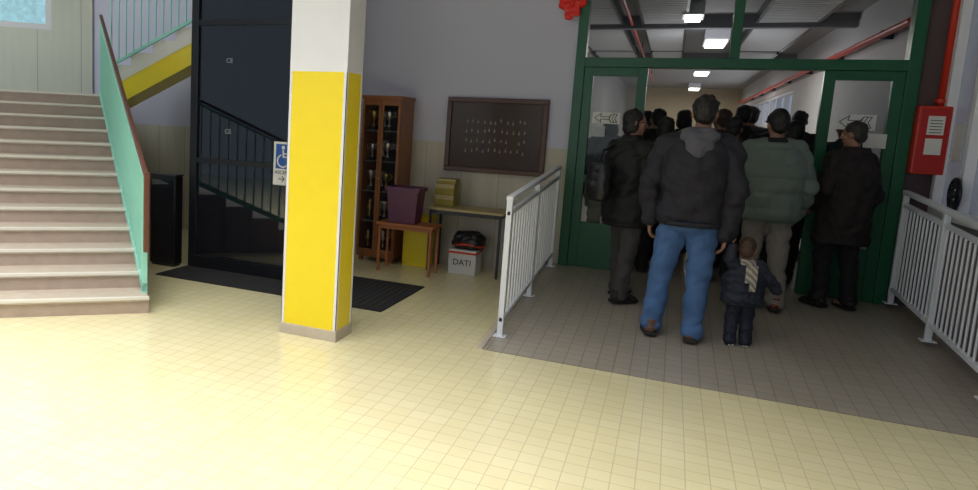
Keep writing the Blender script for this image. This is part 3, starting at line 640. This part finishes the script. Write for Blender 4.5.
e=emp('backpack',(-.52,6.10,1.10),'small black backpack hanging on the shoulder of the woman','bag',rz=-.75)
obj('body',MB().loft([(-.16,0,0,.10,.06),(-.1,0,0,.12,.07),(.05,0,0,.12,.07),(.14,0,0,.09,.055)]).mesh('bp',vox=.007,fold=.006,fs=30),M_bag,e)
obj('strap',MB().tube([(-.07,.04,.12),(-.08,.10,.25),(-.05,.17,.29)],.012,8).mesh('st',smooth=True),M_bag,e)
person((.76,6.60,Z(6.60)),.1,1.60,'man in grey green padded jacket and light trousers, back turned',
  dict(fL=(-.08,0),fR=(.14,-.05),hL=(-.25,.12,.85),hR=(.25,.12,.85),head=.2,tilt=-.15,eL=(-.27,-.03,1.1),eR=(.27,-.03,1.1)),
  dict(jm=M_gjack,tm=M_beige,sm=mat('rust_shoe',(.16,.03,.02),.5),bulk=1.28,quilt=.12,jz=.82,hair='cap',capm=M_blk,pants=1.12,colm=M_blk))
person((1.34,6.92,Z(6.92)),.5,1.53,'dark haired man in a long dark brown coat looking aside',
  dict(hL=(-.20,.16,.95),hR=(.23,.10,.85),head=.5,tilt=-.1,fL=(-.1,.05),fR=(.12,-.05)),
  dict(jm=M_brn,tm=M_dpants,hm=M_hairg,hair='short',bulk=1.16,jz=.75,coat=.62))
for i,(x,y,H,jm,hair,hd,rz,hm) in enumerate([(-.16,8.2,1.60,M_blk,'short',.3,.1,M_hairk),(.10,8.9,1.62,M_blk2,'bob',0,-.2,M_hairk),(.44,8.2,1.62,M_blk2,'short',.4,.2,M_hairb),(.69,9.0,1.70,M_blk,'short',0,.3,M_hairk),(.98,8.45,1.65,M_brn,'cap',-.3,0,M_hairk),(1.02,7.72,1.52,M_blk,'bob',.5,.2,M_hairk),(1.54,8.3,1.58,M_blk2,'short',.5,.2,M_hairg),(-.60,7.95,1.50,M_blk2,'long',-.3,0,M_hairk),(.32,9.7,1.66,M_blk,'short',.2,0,M_hairk),(1.25,9.2,1.66,M_blk,'short',.2,-.3,M_hairk),(-.07,7.42,1.50,M_blk,'bob',.2,0,M_hairk),(.50,7.35,1.52,M_blk,'cap',-.2,0,M_hairk),(-.28,9.1,1.60,M_blk2,'short',-.4,.2,M_hairk),(.85,10.0,1.72,M_blk,'short',.3,0,M_hairg)]):
    person((x,y,ZC+.004),rz,H,['person with short black hair in a black coat waiting','person with bobbed dark hair in a charcoal coat waiting','person with short brown hair in a charcoal coat waiting','tall person with black hair in a black coat','person in dark cap and brown coat waiting','person with bobbed hair in a black coat by the door','person with short grey hair in a charcoal coat','person with long dark hair in a charcoal coat','person in a black coat far down the corridor','person in a black coat near the corridor wall','short person with bobbed hair in the doorway','short person with dark cap in the doorway','person with black hair looking aside in a charcoal coat','tall person with grey hair in a black coat'][i],
      dict(head=hd,eL=(-.23,-.03,1.1),eR=(.23,-.03,1.1),hL=(-.22,.03,.8),hR=(.22,.03,.8)),dict(jm=jm,tm=M_dpants,hm=hm,hair=hair,bulk=1.22,pants=1.15,jz=.66,vox=.011,capm=M_blk2))

# ------------------------------------------------------------------ lights
def area(name,loc,rot,sx,sy,en,col=(1,1,1),spread=math.pi):
    l=bpy.data.lights.new(name,'AREA'); l.shape='RECTANGLE'; l.size=sx; l.size_y=sy; l.energy=en; l.color=col; l.spread=spread
    o=bpy.data.objects.new(name,l); o.location=loc; o.rotation_euler=rot; COL.objects.link(o); return o
area('skylight',(-3.2,1.5,4.1),(0,0,0),7,3.2,235,(1,.98,.95),math.radians(105))
area('rear_window_light',(-3.8,-2.6,2.2),(math.radians(80),0,math.radians(-2)),7,2.5,60,(.90,.94,1))
area('stairwell_window_light',(-7.4,4.6,3.7),(0,math.radians(-40),0),2,2,45,(.9,.96,1))
for yy in LY: area('corridor_lamp_light',(.46,yy,2.90),(0,0,0),.4,1,26,(1,.95,.85))
area('corridor_daylight',(1.9,20,2.1),(0,math.radians(90),0),.5,8,40,(.9,.95,1))
pl=bpy.data.lights.new('corridor_fill_light','POINT'); pl.energy=22; pl.shadow_soft_size=.25; pl.color=(.95,.97,1)  # added fill light with no fixture, brightens the corridor ceiling grilles
po=bpy.data.objects.new('corridor_fill_light',pl); po.location=(.3,11.3,2.3); COL.objects.link(po)
wd=bpy.data.worlds.new('world'); SC.world=wd; wd.use_nodes=True; bg=wd.node_tree.nodes['Background']; bg.inputs[0].default_value=(.70,.83,1,1); bg.inputs[1].default_value=.3
